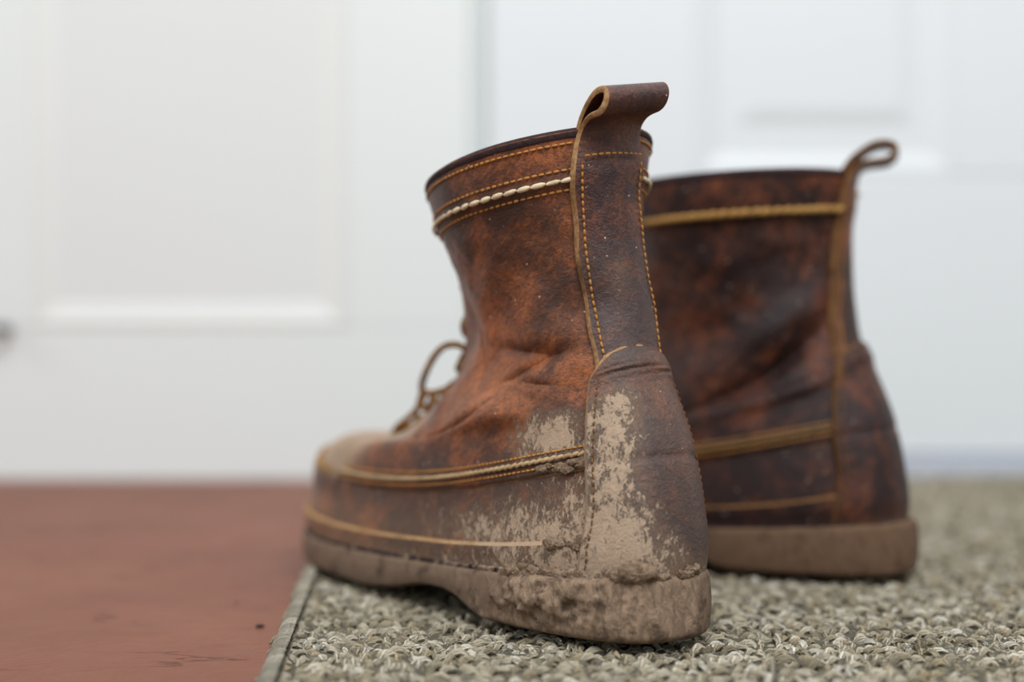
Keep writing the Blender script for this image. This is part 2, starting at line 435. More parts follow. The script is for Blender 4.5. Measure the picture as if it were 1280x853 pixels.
def sole_mat(name, clean, muddy, spot):
    s = NT(name); v = s.obj(); md = s.attr('mud')
    n = s.noise(v, 55, 8, .65, .6); n2 = s.noise(s.obj((1, 1, .5)), 260, 7, .7, .8); n3 = s.noise(v, 120, 6, .6)
    base = s.mix(n2, tuple(c * .55 for c in clean), tuple(min(1, c * 1.35) for c in clean))
    mf = s.math('SUBTRACT', md, n); mask = s.sstep(mf, -.10, .06)
    mc = s.mix(s.sstep(n2, .33, .66), tuple(c * .55 for c in muddy), tuple(min(1, c * 1.2) for c in muddy))
    col = s.mix(mask, base, mc)
    col = s.mix(s.math('MULTIPLY', s.sstep(n3, .52, .66), .7), col, spot)
    b = s.bump(n2, .9, .0014); b = s.bump(s.noise(v, 900, 4, .7), .5, .0006, b)
    return s.out(col, .82, b, .2)
SOLE_NEAR = sole_mat('muddy_crepe_rubber', (.205, .138, .094), (.31, .215, .145), (.060, .036, .027))
SOLE_FAR = sole_mat('dusty_crepe_rubber', (.165, .098, .060), (.23, .145, .090), (.10, .055, .034))
def mud_mat():
    s = NT('dried_mud'); v = s.obj(); n = s.noise(v, 380, 7, .7, .4); n2 = s.noise(v, 90, 4)
    c = s.mix(s.sstep(n, .3, .7), (.15, .095, .062), (.42, .305, .21)); c = s.mix(s.sstep(n2, .5, .7), c, (.20, .135, .09))
    b = s.bump(n, 1.0, .0016); return s.out(c, .95, b, .1)
DRY_MUD = mud_mat()

def white_paint(name, c):
    s = NT(name); v = s.obj(); n = s.noise(v, 6, 3); n2 = s.noise(v, 160, 3)
    return s.out(s.mix(n, tuple(x * .975 for x in c), c), .38, s.bump(n2, .04, .001), .4)
PAINT = white_paint('white_gloss_paint', (.785, .825, .815))
PAINT_WARM = white_paint('cream_white_paint', (.795, .815, .795))
PAINT_PANEL = white_paint('soft_white_panel_paint', (.765, .79, .78))
PAINT_DOOR = white_paint('cool_white_door_paint', (.775, .81, .83))
PAINT_SILL = white_paint('pale_blue_grey_sill', (.56, .60, .68))
def floor_mat():
    s = NT('red_painted_concrete'); v = s.obj()
    n = s.noise(v, 9, 6, .6); n2 = s.noise(v, 130, 6, .65); n3 = s.noise(v, 38, 5, .6, .8)
    c = s.ramp(n, [(.3, (.185, .064, .035)), (.52, (.215, .077, .043)), (.75, (.255, .096, .055))])
    c = s.mix(s.math('MULTIPLY', s.sstep(n2, .45, .7), .35), c, (.25, .10, .062))
    c = s.mix(s.math('MULTIPLY', s.sstep(n3, .58, .72), .4), c, (.13, .042, .026))
    cv = s.obj((1, 2.6, 1), (0, 0, .25))
    cr = s.math('ABSOLUTE', s.math('SUBTRACT', s.noise(cv, 10, 5, .55, .7), .5))
    crack = s.math('MULTIPLY', s.math('SUBTRACT', 1.0, s.sstep(cr, 0, .012)), s.sstep(s.noise(v, 14, 2), .48, .6))
    c = s.mix(s.math('MULTIPLY', crack, .35), c, (.10, .032, .022))
    b = s.bump(n3, .35, .003); b = s.bump(n2, .3, .0008, b); b = s.bump(s.math('MULTIPLY', crack, -1.0), .8, .0016, b)
    rough = s.math('ADD', .36, s.math('MULTIPLY', n2, .22))
    return s.out(c, rough, b, .13)
FLOOR = floor_mat()
def yarn_mat():
    s = NT('grey_beige_yarn')
    a = s.n('ShaderNodeAttribute', attribute_name='tint'); uvn = s.n('ShaderNodeUVMap'); sx = s.n('ShaderNodeSeparateXYZ'); s.l(uvn.outputs[0], sx.inputs[0])
    ph = s.math('ADD', s.math('MULTIPLY', sx.outputs[0], 9.0), s.math('MULTIPLY', sx.outputs[1], 18.85))
    ply = s.math('ADD', .5, s.math('MULTIPLY', s.math('SINE', ph), .5))
    n = s.noise(s.obj(), 1400, 3, .7); n2 = s.noise(s.obj(), 22, 4, .6)
    c = s.mix(s.math('MULTIPLY', s.math('SUBTRACT', 1.0, ply), .35), a.outputs['Color'], (.14, .125, .085))
    c = s.mix(s.math('MULTIPLY', s.sstep(n, .55, .8), .35), c, (.62, .59, .50))
    c = s.mix(s.math('MULTIPLY', s.sstep(n2, .5, .7), .35), c, (.30, .265, .175))
    b = s.bump(ply, 1.0, .0010); b = s.bump(n, .8, .0006, b)
    return s.out(c, .9, b, .15)
YARN = yarn_mat()
BACKING = NT('dark_rug_backing').out((.10, .09, .062), .95)
DARKWOOD = NT('dark_brown_wood').out((.05, .022, .015), .5)

# ------------------------------------------------------------------ the setting
FZ0 = -.0102
tag(box('floor', -3, 3, -2.5, 1.36, FZ0 - .06, FZ0, FLOOR), kind='structure')
WY = 1.214
def framed(parent, x0, x1, z0, z1, wb, depth, y, mat_b, mat_p, proud=0.0, name='panel', z_open=False):
    """bevelled moulding running round a recessed panel; the panel sits depth behind y"""
    o = [(x0, z0), (x1, z0), (x1, z1), (x0, z1)]; i = [(x0 + wb, z0 + wb), (x1 - wb, z0 + wb), (x1 - wb, z1 - wb), (x0 + wb, z1 - wb)]
    lines = []
    prof = [(0, 0.0), (.12, -proud), (.35, -proud), (.55, depth * .35), (.8, depth * .55), (1.0, depth)]
    for k in range(4):
        V = []; k2 = (k + 1) % 4
        for f, d in prof:
            for c in (k, k2):
                V.append((o[c][0] + (i[c][0] - o[c][0]) * f, y + d, o[c][1] + (i[c][1] - o[c][1]) * f))
        for c in (k, k2):
            V.append((i[c][0], y + depth + .004, i[c][1]))
        for c in (k, k2):
            V.append((o[c][0], y + depth + .004, o[c][1]))
        n = len(V) // 2
        F = [(2 * q, 2 * q + 1, 2 * ((q + 1) % n) + 1, 2 * ((q + 1) % n)) for q in range(n)]
        F += [tuple(2 * q for q in range(n))[::-1], tuple(2 * q + 1 for q in range(n))]
        mesh_obj('moulding', V, F, mat_b, parent, smooth=False)
    box(name, x0 + wb - .001, x1 - wb + .001, y + depth, y + depth + .012, z0 + wb - .001, z1 - wb + .001, mat_p, parent)
# left: white panelled wall; right: white panelled door
wall = tag(box('wall_back', -3, 3, WY + .03, WY + .12, FZ0, 2.4, PAINT), kind='structure')
wl = wall
XS = [-.4105, -.141]
box('bottom_rail', -1.6, -.0365, WY, WY + .03, FZ0, .119, PAINT, wl, .0015)
box('stile', XS[1], -.0365, WY, WY + .03, .1192, 2.3, PAINT, wl, .0015)
box('stile', -.52, XS[0], WY, WY + .03, .1192, 2.3, PAINT, wl, .0015)
box('stile', -1.6, -.795, WY, WY + .03, .1192, 2.3, PAINT, wl, .0015)
framed(wl, XS[0], XS[1], .1192, 2.2, .022, .003, WY, PAINT_WARM, PAINT_PANEL, proud=.0012)
framed(wl, -.795, -.52, .1192, 2.2, .022, .003, WY, PAINT_WARM, PAINT_PANEL, proud=.0012)
box('seam_strip', -.0362, -.0198, WY + .024, WY + .0295, .0126, 2.05, PAINT, wl)
box('top_rail', XS[0], XS[1], WY, WY + .03, 2.2002, 2.3, PAINT, wl, .0015)
dr = tag(box('door_1', -.0195, .80, WY + .018, WY + .029, .0125, 2.05, PAINT_DOOR), kind='structure')
DX0, DX1, DX2, DX3 = .158, .376, .48, .70
box('stile', -.0195, DX0, WY, WY + .018, .0125, 2.05, PAINT_DOOR, dr, .002)
box('stile', DX1, DX2, WY, WY + .018, .2505, 1.93, PAINT_DOOR, dr, .002)
box('stile', DX3, .80, WY, WY + .018, .0125, 2.05, PAINT_DOOR, dr, .002)
box('bottom_rail', DX0, DX3, WY, WY + .018, .0125, .2502, PAINT_DOOR, dr, .002)
box('top_rail', DX0, DX3, WY, WY + .018, 1.932, 2.05, PAINT_DOOR, dr, .002)
for (a, b_) in ((DX0, DX1), (DX2, DX3)):
    framed(dr, a, b_, .2505, 1.93, .018, .0042, WY, PAINT_DOOR, PAINT_DOOR, proud=.0)
    x0, x1, z0 = a + .034, b_ - .034, .294
    V = [(x0, WY + .0040, z0), (x1, WY + .0040, z0), (x1, WY + .0040, 1.88), (x0, WY + .0040, 1.88)]
    w = .012; V += [(x0 + w, WY + .0015, z0 + w), (x1 - w, WY + .0015, z0 + w), (x1 - w, WY + .0015, 1.88 - w), (x0 + w, WY + .0015, 1.88 - w)]
    mesh_obj('raised_field', V, [(4, 5, 6, 7), (0, 1, 5, 4), (1, 2, 6, 5), (2, 3, 7, 6), (3, 0, 4, 7), (3, 2, 1, 0)], PAINT_DOOR, dr, smooth=False)
tag(box('trim_1', -.0355, .82, WY - .006, WY + .03, FZ0, .0105, PAINT_SILL, None, .002), kind='structure')
dk = tag(empty('wall_stop', (-.4305, WY, .1185)), 'small dark brown stop on the white panelling at the left edge', 'wall stop')
V, F = pellet(9, 14); mesh_obj('stop_pad', np.stack([V[:, 1] * .006, -.016 + V[:, 0] * .010, V[:, 2] * .0045], -1), F, DARKWOOD, dk)
tube('stop_post', [(0, .0, 0), (0, -.010, 0)], .004, DARKWOOD, dk, 10)

# ------------------------------------------------------------------ rug
RNG = np.random.default_rng(11)
def make_rug():
    rug = empty('woven_rug', (-.0955, .62, FZ0), math.radians(4.2))
    tag(rug, 'grey-beige looped wool rug under the two boots', 'rug')
    XW, Y0, Y1 = 1.0, -.42, .535          # local extent from the left edge
    box('backing', .004, XW, Y0, Y1, 0.0003, .0045, BACKING, rug)
    # looped pile: one short bowed yarn per loop
    pitch = .0050
    gx = np.arange(.0015, XW, pitch); gy = np.arange(Y0, Y1, pitch)
    X, Y = np.meshgrid(gx, gy, indexing='ij'); X = X.ravel(); Y = Y.ravel()
    keep = ~((X > .80) & (RNG.random(len(X)) < .5)); X = X[keep]; Y = Y[keep]; n = len(X)
    X = X + RNG.normal(0, .0014, n); Y = Y + RNG.normal(0, .0014, n)
    ang = RNG.normal(.5, .75, n); L = RNG.uniform(.0060, .0125, n); H = RNG.uniform(.0020, .0042, n); R = RNG.uniform(.0011, .0020, n)
    nr, ns = 6, 5
    t = np.linspace(-1, 1, nr); a = np.linspace(0, 2 * np.pi, ns, endpoint=False)
    cx = t[None] * L[:, None] / 2; cz = .0030 + H[:, None] * (1 - t[None] ** 2) - .001 + RNG.normal(0, .0007, (n, 1)); cy = RNG.normal(0, .0005, (n, nr))
    rr = R[:, None] * (1 - .55 * np.abs(t[None]) ** 1.6)
    lx = cx[:, :, None] + 0 * a; ly = cy[:, :, None] + rr[:, :, None] * np.cos(a); lz = cz[:, :, None] + rr[:, :, None] * np.sin(a) * .9
    lx = lx - (2 * H / L)[:, None, None] * t[None, :, None] * rr[:, :, None] * np.sin(a) * -.8
    ca, sa = np.cos(ang)[:, None, None], np.sin(ang)[:, None, None]
    V = np.stack([X[:, None, None] + lx * ca - ly * sa, Y[:, None, None] + lx * sa + ly * ca, lz], -1).reshape(-1, 3)
    i, j = np.meshgrid(np.arange(nr - 1), np.arange(ns), indexing='ij'); j2 = (j + 1) % ns
    f = np.stack([i * ns + j, i * ns + j2, (i + 1) * ns + j2, (i + 1) * ns + j], -1).reshape(-1, 4)
    F = (f[None] + (np.arange(n) * nr * ns)[:, None, None]).reshape(-1, 4)
    pal = np.array([(.56, .49, .365), (.66, .59, .455), (.43, .365, .25), (.78, .72, .60), (.27, .225, .15), (.48, .385, .245)])
    c = pal[RNG.choice(6, n, p=[.28, .25, .17, .13, .09, .08])] * RNG.uniform(.85, 1.12, (n, 1))
    tint = np.repeat(np.concatenate([c, np.ones((n, 1))], 1), nr * ns, axis=0)
    uv = np.tile(np.stack([np.repeat(t * .5 + .5, ns), np.tile(a / (2 * np.pi), nr)], -1), (n, 1))
    tag(mesh_obj('pile', V, F, YARN, rug, attrs={'tint': tint}, uv=uv), kind='stuff')
    # loose fibres standing out of the yarns
    nf = 26000
    fx = RNG.uniform(.004, .72, nf); fy = RNG.uniform(Y0, Y1, nf); fa = RNG.uniform(0, 6.28, nf); fl = RNG.uniform(.002, .0055, nf); fr = RNG.uniform(.00012, .00024, nf); fh = RNG.uniform(.0003, .0014, nf)
    tq = np.array([-1, -.33, .33, 1.]); aq = np.array([0, 2.094, 4.189])
    cx = tq[None] * fl[:, None] / 2; cy = RNG.normal(0, .0005, (nf, 4)); cz = .0062 + fh[:, None] * (1 - tq[None] ** 2) + RNG.normal(0, .0007, (nf, 1)) + tq[None] * RNG.normal(0, .0007, (nf, 1))
    lx = cx[:, :, None] + 0 * aq; ly = cy[:, :, None] + fr[:, None, None] * np.cos(aq); lz = cz[:, :, None] + fr[:, None, None] * np.sin(aq)
    ca, sa = np.cos(fa)[:, None, None], np.sin(fa)[:, None, None]
    V = np.stack([fx[:, None, None] + lx * ca - ly * sa, fy[:, None, None] + lx * sa + ly * ca, lz], -1).reshape(-1, 3)
    i, j = np.meshgrid(np.arange(3), np.arange(3), indexing='ij'); j2 = (j + 1) % 3
    f = np.stack([i * 3 + j, i * 3 + j2, (i + 1) * 3 + j2, (i + 1) * 3 + j], -1).reshape(-1, 4); F = (f[None] + (np.arange(nf) * 12)[:, None, None]).reshape(-1, 4)
    c = np.array((.50, .45, .35)) * RNG.uniform(.55, 1.2, (nf, 1))
    tag(mesh_obj('loose_fibres', V, F, YARN, rug, attrs={'tint': np.repeat(np.concatenate([c, np.ones((nf, 1))], 1), 12, axis=0)}, uv=np.zeros((len(V), 2))), kind='stuff')
    # overcast yarn edge
    ys = np.arange(Y0, Y1, .0040); parts = []; tn = []; uvs = []
    q = np.linspace(-.35, math.pi * .98, 9)
    for y in ys:
        r = .0038; k = RNG.uniform(.9, 1.12)
        P = np.stack([.0040 - r * 1.1 * np.sin(q) * k, y + .0060 * (q / math.pi - .5) + RNG.normal(0, .0006) + RNG.normal(0, .0002, 9), .0048 + r * np.cos(q) * k], -1)
        P[:, 2] = np.maximum(P[:, 2], .0017)
        Vt, Ft, _ = tube_arrays(P, .0021 * RNG.uniform(.75, 1.15), 6); parts.append((Vt, Ft))
        cc = np.array((.66, .60, .48)) * RNG.uniform(.65, 1.1); tn.append(np.tile(np.append(cc, 1), (len(Vt), 1)))
        u_ = np.concatenate([np.stack([np.repeat(np.linspace(0, 1, 9), 6), np.tile(np.arange(6) / 6, 9)], -1), np.zeros((2, 2))]); uvs.append(u_)
    V, F = join(parts)
    tag(mesh_obj('overcast_edge', V, F, YARN, rug, attrs={'tint': np.concatenate(tn)}, uv=np.concatenate(uvs)), kind='stuff')
    return rug
make_rug()

# ------------------------------------------------------------------ boots
def gauss(u, v, u0, v0, su, sv): return np.exp(-((u - u0) / su) ** 2 - ((v - v0) / sv) ** 2)

def build_boot(B, label, near):
    root = empty('leather_boot', (B.p0[0], B.p0[1], 0), B.al)
    # local +x is forward; world forward is (-sin, cos): rotate by 90 deg + alpha
    root.rotation_euler = (0, 0, B.al + math.pi / 2)
    tag(root, label, 'boot', 'pair of brown leather boots')
    rng = np.random.default_rng(B.seed); sd = B.m          # sd: sign of u on the side turned to the camera
    def mudf(U, V):
        u = U * sd
        if near:
            m = .46 * gauss(u, V, .22, .13, .17, .16) + .36 * gauss(u, V, .11, .27, .075, .14) + .60 * gauss(u, V, .24, .385, .085, .07) \
                + .46 * gauss(u, V, .075, .40, .055, .085) + .42 * gauss(u, V, .04, .06, .13, .11) + .30 * gauss(u, V, .40, .17, .13, .09) + .30 * gauss(u, V, .5, .02, .3, .06) + .33 * gauss(u, V, .02, .73, .06, .06)
            m = m - .35 * gauss(u, V, -.06, .25, .06, .18)
            return np.clip(m + .10, 0, .72)
        return .13 + .22 * gauss(u, V, .2, .0, .5, .05) + .1 * gauss(u, V, .05, .03, .1, .1)
    def wearf(U, V):
        u = U * sd; P = B.raw(U, V)
        w = .10 * gauss(u, V, .46, .55, .16, .2) + .08 * gauss(u, V, .35, .72, .12, .12) + .10 * gauss(u, V, .2, .52, .08, .1) + .14 * gauss(u, V, .2, .97, .09, .03)
        w = w - .10 * gauss(u, V, .5, .93, .2, .06) - .06 * gauss(u, V, .5, .3, .3, .1)
        if not near:
            w = .12 * gauss(u, V, .16, .62, .1, .12) + .12 * gauss(u, V, .14, .98, .12, .04) - .05
        return w + .28 * sst(.62, .9, np.abs(U)) * (V < .62)
    def patch(name, U, V, off, th, mats, inner=None, Ui=None, Vi=None):
        off = np.broadcast_to(off, U.shape)
        Po, Pi = B.SG(U, V, (off, off - th))
        if Ui is not None or Vi is not None:
            Pi = B.SG(U if Ui is None else Ui, V if Vi is None else Vi, (off - th,))[0]
        return shell(name, Po, Pi, mats, root, {'mud': mudf(U, V), 'wear': wearf(U, V), 'dust': dustf(U, V)}, inner)
    def dustf(U, V):
        a = np.abs(U)
        if not near: return 0 * a
        return np.clip(1.6 * sst(.54, .66, a) * sst(.27, .32, V) * sst(.62, .5, V) + .75 * sst(.60, .85, a) * sst(.36, .2, V) + .28 * sst(.35, .6, a) * sst(.32, .1, V) + .25 * sst(.10, .0, V) + .10, 0, 1)
    G = lambda a, b, n: np.linspace(a, b, n)
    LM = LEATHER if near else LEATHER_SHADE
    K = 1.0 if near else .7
    PART = {}
    # --- vamp: the moccasin wall round the foot
    U, V = np.meshgrid(G(-1, 1, int(420 * K)), G(0, .315, 46), indexing='ij')
    pk = .0010 * sst(.24, .31, V) * np.cos(U * 210) * sst(.45, .65, np.abs(U))
    roll = .0018 * sst(.20, .30, V) * sst(.5, .62, np.abs(U))
    PART['vamp'] = patch('vamp', U, V, pk + roll, .0022, [LM, EDGE])
    # --- toe apron and tongue
    # the apron is lofted across the front, from one side over the toe to the other
    w, V = np.meshgrid(G(-1, 1, 141), G(.298, .53, 54), indexing='ij')
    um = np.interp(V, [.298, .36, .44, .53], [.46, .55, .66, .78])
    U = np.where(w < 0, um + (1 - um) * (1 + w), -(um + (1 - um) * (1 - w)))
    patch('toe_apron', U, V, .0004 - .002 * (V < .305), .002, [LM, EDGE])
    w, V = np.meshgrid(G(-1, 1, 61), G(.46, .985, 70), indexing='ij'); um = .80
    U = np.where(w < 0, um + (1 - um) * (1 + w), -(um + (1 - um) * (1 - w)))
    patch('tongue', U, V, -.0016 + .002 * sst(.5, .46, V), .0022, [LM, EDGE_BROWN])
    # --- quarters
    umax = lambda V: np.interp(V, [.28, .33, .40, .46, .52, .60, 1], [.62, .66, .72, .80, .87, .90, .905])
    for sgn in (1, -1):
        t, V = np.meshgrid(G(0, 1, int(240 * K)), G(.284, 1, int(230 * K)), indexing='ij')
        U = sgn * (.004 + t * (umax(V) - .004))
        P = B.raw(U, V)
        off = .0016 - .0010 * np.exp(-((V - .284) / .004) ** 2) + .0006 * (vnoise(P, 160, B.seed, 2) - .5) * sst(.3, .4, V)
        off = off + .0005 * np.exp(-((V - .322) / .010) ** 2)
        PART['quarter', sgn] = patch('quarter', U, V, off, .0032, [LM, EDGE], None, Vi=V - .008 * sst(.30, .284, V))
        # collar band
        t, V = np.meshgrid(G(0, 1, 200), G(.896, 1, 26), indexing='ij'); U = sgn * (.004 + t * (.905 - .004))
        off = .0017 + .0006 * sst(.896, .92, V) + .0004 * np.exp(-((V - .921) / .006) ** 2)
        PART['collar_band', sgn] = patch('collar_band', U, V, off, .0046, [LM, EDGE_DARK], None)
        t, V = np.meshgrid(G(0, 1, 200), G(.990, 1.003, 6), indexing='ij'); U = sgn * (.004 + t * (.905 - .004))
        patch('rim_binding', U, np.minimum(V, 1), .0028 - .0012 * sst(.994, 1.003, V), .0062, [EDGE_DARK, EDGE_DARK], None)
    # --- foxing strip at the foot of the upper, and the dark welt line
    for sgn in (1, -1):
        t, V01 = np.meshgrid(G(0, 1, 220), G(0, 1, 10), indexing='ij')
        U = sgn * (.10 + .90 * t)
        vt = .108 + .022 * np.exp(-((np.abs(U) - .12) / .12) ** 2) + .003 * (vnoise(np.stack([U * 40, U * 0, U * 0], -1), 1, 5, 2) - .5)
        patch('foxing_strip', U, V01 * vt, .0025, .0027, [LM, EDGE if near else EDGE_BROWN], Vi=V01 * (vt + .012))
    U, V = np.meshgrid(G(-1, 1, 300), G(-.0, .022, 4), indexing='ij')
    patch('welt', U, V, .0036, .003, [EDGE_DARK, EDGE_DARK])
    # --- heel counter with a rounded tab at its top
    CV = [0, .1, .2, .3, .4, .46, .50, .53, .55, .5605, .5655]; CA = [.0355, .0345, .0300, .0262, .0215, .0186, .0165, .0130, .0090, .0048, .0012]
    vv = np.concatenate([G(0, .5, 70), G(.504, .5655, 30)])
    uc = B.u_arc(vv, np.interp(vv, CV, CA))
    t, V = np.meshgrid(G(-1, 1, 90), vv, indexing='ij'); U = t * uc[None]
    P = B.raw(U, V)
    off = .0062 + .0006 * np.exp(-((V - .525) / .02) ** 2) * (1 - t ** 2) + .0007 * np.sin(V * 330 + 6 * t) * np.exp(-((V - .498) / .014) ** 2) * (1 - t ** 4) - .0008 * np.exp(-((V - .285) / .006) ** 2)
    off = off - .0024 * sst(.34, .15, V) + .0012 * sst(.46, .53, V)
    ui = B.u_arc(vv, np.interp(vv, CV, CA) + .0018)
    PART['heel_counter'] = patch('heel_counter', U, V, off, .0034, [LEATHER_STRAP if near else LM, EDGE if near else EDGE_BROWN], Ui=t * ui[None], Vi=V + .011 * sst(.50, .5655, V))
    # --- heel strap up the back, then its folded pull loop
    SW = .0138
    vv = G(.452, .945, 104); us = B.u_arc(vv, np.full(104, SW) + .0003 * np.sin(vv * 47 + B.seed)); ui = B.u_arc(vv, np.full(104, SW + .0019) + .0003 * np.sin(vv * 47 + B.seed))
    t, V = np.meshgrid(G(-1, 1, 41), vv, indexing='ij'); U = t * us[None]
    off = .0048 + .0016 * sst(.88, .96, V) + .0003 * np.sin(V * 38 + B.seed) * np.abs(t) ** 3
    So = B.SG(U, V, (off,))[0]; Si = B.SG(t * ui[None], V, (off - .0029,))[0]
    # the loop profile: (back, up) from the rim, outer face of the leather, in mm
    prof = np.array([(8.6, .6), (11.5, 2.6), (16, 3.4), (21.5, 4.0), (26, 6.4), (28.2, 10.2), (26.6, 13.8), (22, 15.6), (15, 15.0), (9.0, 12.0), (4.6, 7.8), (1.8, 3.2), (-.6, -2.5), (-2.2, -10), (-3.0, -17)]) * .001
    prof = np.concatenate([np.stack([cub(np.linspace(0, 1, len(prof)), prof[:, k], np.linspace(0, 1, 110)) for k in (0, 1)], -1)])
    prof = prof * (np.array([.76, .93]) if near else np.array([.9, .95]))
    tg = np.gradient(prof, axis=0); tg /= np.linalg.norm(tg, axis=1, keepdims=True); pn = np.stack([tg[:, 1], -tg[:, 0]], -1)
    mid = B.raw(np.array([0.]), np.array([1.]))[0]; e1 = B.raw(np.array([.1, -.1]), np.array([1., 1.])); lat = e1[0] - e1[1]; lat[2] = 0; lat /= np.linalg.norm(lat)
    back = np.array([-abs(lat[1]), 0, 0]); back = np.cross(np.array([0, 0, 1.]), lat); back = back if back[0] < 0 else -back
    up = np.array([0, 0, 1.])
    tt = G(-1, 1, 41); u1 = B.u_arc(np.array([1.]), np.array([SW]))[0]
    rim = B.raw(tt * u1, np.ones(41)) - mid                              # curve of the rim across the strap
    flat_ = tt[:, None] * SW * (lat if np.dot(rim[-1], lat) > 0 else -lat)
    tilt = (.14 if near else 0.0)
    def loop_grid(o):
        q = prof + pn * o
        kf = np.clip(1 - sst(.0, .014, np.hypot(np.maximum(prof[:, 0] - .004, 0), np.maximum(prof[:, 1], 0))), 0, 1)[None, :, None]
        base = rim[:, None] * kf + flat_[:, None] * (1 - kf)
        return mid + base + back * q[None, :, :1] + up * (q[None, :, 1:2] - tilt * SW * tt[:, None, None] * sd * (1 - kf))
    def splice(S, L):
        # carry the strap smoothly into the loop, column by column
        out = []
        for c in range(41):
            key = np.concatenate([S[c, -30::6], L[c, 4::6]]); d = np.concatenate([[0], np.cumsum(np.linalg.norm(np.diff(key, axis=0), axis=1))])
            q = np.linspace(0, d[-1], 130); out.append(np.stack([cub(d, key[:, k], q) for k in range(3)], -1))
        return np.array(out)
    Po = splice(So, loop_grid(0)); Pi = splice(Si, loop_grid(-.0025))
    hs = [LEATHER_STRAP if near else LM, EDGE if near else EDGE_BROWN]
    z0 = np.zeros(Po.shape[:2])
    Vs_ = V[:, :75]; Us_ = U[:, :75]
    PART['heel_strap'] = shell('heel_strap', So[:, :75], Si[:, :75], hs, root, {'mud': mudf(Us_, Vs_), 'wear': wearf(Us_, Vs_), 'dust': .05 + 0 * Us_})
    shell('pull_loop', Po, Pi, hs, root, {'mud': z0 + .12, 'wear': z0 + .06, 'dust': z0})
    # --- outsole with heel
    nu = int(640 * K); uu = np.linspace(-1, 1, nu, endpoint=False)
    R0 = B.raw(uu, np.zeros(nu)); n0 = B.nrm(B.raw, uu, np.full(nu, .002)); n0[:, 2] = 0; n0 /= np.linalg.norm(n0, axis=1, keepdims=True)
    x = R0[:, 0]; zt = R0[:, 2] + .0004
    zb = np.interp(x, [0, .078, .086, .094, .104, .118, .132, .150, .165, .24, .30], [0, 0, .0030, .0066, .0082, .0080, .0060, .0022, 0, 0, .003])
    zb = np.convolve(np.concatenate([zb[-6:], zb, zb[:6]]), np.ones(7) / 7, 'same')[6:-6]
    rows = []
    for k in (0.0, .5, .93): rows.append((k, 0, 'top'))
    wall_t = np.linspace(0, 1, 22)
    Vs = []; Ms = []
    oo = .0046 + (0 if near else .0034) * sst(.13, .06, x)
    for k, _, _ in rows:
        Q = R0.copy() + n0 * (oo * .6 + 0 * x)[:, None]; Q[:, 1] = (Q[:, 1] - B.lean * 0) * k if k < .9 else Q[:, 1] * .99; Q[:, 2] = zt; Vs.append(Q); Ms.append(np.zeros(nu))
    uside = uu * sd
    for wt in wall_t:
        r = oo - .0016 * (max(0, (.10 - wt) / .10) ** 2) - .0022 * (max(0, (wt - .90) / .10) ** 2) + .0012 * math.sin(wt * 3.0)
        Q = R0 + n0 * (r + 0 * x)[:, None]; Q[:, 2] = zt + (zb - zt) * wt
        m = (.62 * np.exp(-((uside - .16) / .24) ** 2) + .12) if near else .25 + 0 * uu
        if near:
            # cake of mud on the outer side of the heel
            nz = vnoise(Q, 150, 4, 4); nz2 = vnoise(Q, 420, 6, 2)
            cake = np.exp(-((uside - .265) / .065) ** 2) * (1 - .75 * wt) + .35 * np.exp(-((uside - .13) / .10) ** 2) * (1 - wt)
            hgt = np.clip(nz * 1.6 + cake - 1.05, 0, 1) * .0085 + .0022 * (nz2 - .5) * (cake > .1) + .0008 * (nz - .5)
            hgt = hgt * sst(.04, .25, cake)
            hgt = hgt * np.sin(math.pi * min(1, max(0, wt * .97 + .03))) ** .5
            Q = Q + n0 * hgt[:, None]
        else:
            Q = Q + n0 * (.0005 * (vnoise(Q, 120, 9, 3) - .5))[:, None]
        Vs.append(Q); Ms.append(m)
    for k in (.93, .5, 0.0):
        Q = R0 + n0 * (oo - .0022 + 0 * x)[:, None]; Q[:, 1] *= k; Q[:, 2] = zb; Vs.append(Q); Ms.append(np.zeros(nu))
    Pg = np.stack(Vs, 1); nv = Pg.shape[1]
    fl = np.dot(np.cross(Pg[nu // 4 + 1, 12] - Pg[nu // 4, 12], Pg[nu // 4, 13] - Pg[nu // 4, 12]), n0[nu // 4]) < 0
    mesh_obj('outsole', Pg.reshape(-1, 3), grid_faces(nu, nv, 0, fl, True), SOLE_NEAR if near else SOLE_FAR, root, attrs={'mud': np.stack(Ms, 1).ravel()})
    # insole closing the inside
    U, V = np.meshgrid(uu, np.array([0., 1.]), indexing='ij'); Q = B.raw(uu, np.full(nu, .03)); Q2 = Q.copy(); Q2[:, 1] = 0
    mesh_obj('insole', np.stack([Q, Q2], 1).reshape(-1, 3), grid_faces(nu, 2, 0, False, True), LINING, root)
    # --- stitching rows
    rows = {}
    def row(key, U, V, off, pitch, ln, rad, mat, **kw):
        P = B.S(U, V, np.broadcast_to(off, U.shape)); Nn = B.N(U, V)
        own = {'rim': 'collar_band', 'col': 'collar_band', 'sea': 'quarter'}.get(key[:3])
        par = PART[own, sgn] if own else PART[{'toe': 'vamp', 'str': 'heel_strap', 'cou': 'heel_counter'}[key[:3]]]
        rows.setdefault((key, par.name), (mat, par, []))[2].extend(stitches(P, Nn, pitch, ln, rad, rng, **kw))
    for sgn in (1, -1):
        U = sgn * G(.115, .90, 260)
        j = lambda q: .0015 * np.sin(U * 31 + q)
        if near: row('rim_stitching', U, .9805 + 0 * U, .0025, .0029, .0023, .00052, TAN_THREAD)
        if near: row('collar_stitching', U, .938 + 0 * U, .0023, .0030, .0024, .00052, TAN_THREAD)
        if near: row('collar_stitching', U, .904 + 0 * U, .0019, .0030, .0024, .00052, TAN_THREAD)
        U = sgn * G(.085, .60, 260)
        row('seam_stitching', U, .334 + 0 * U, .0018, .0026, .0021, .0005, TAN_THREAD)
        row('seam_stitching', U, .300 + 0 * U, .0018, .0027, .0022, .0005, TAN_THREAD)
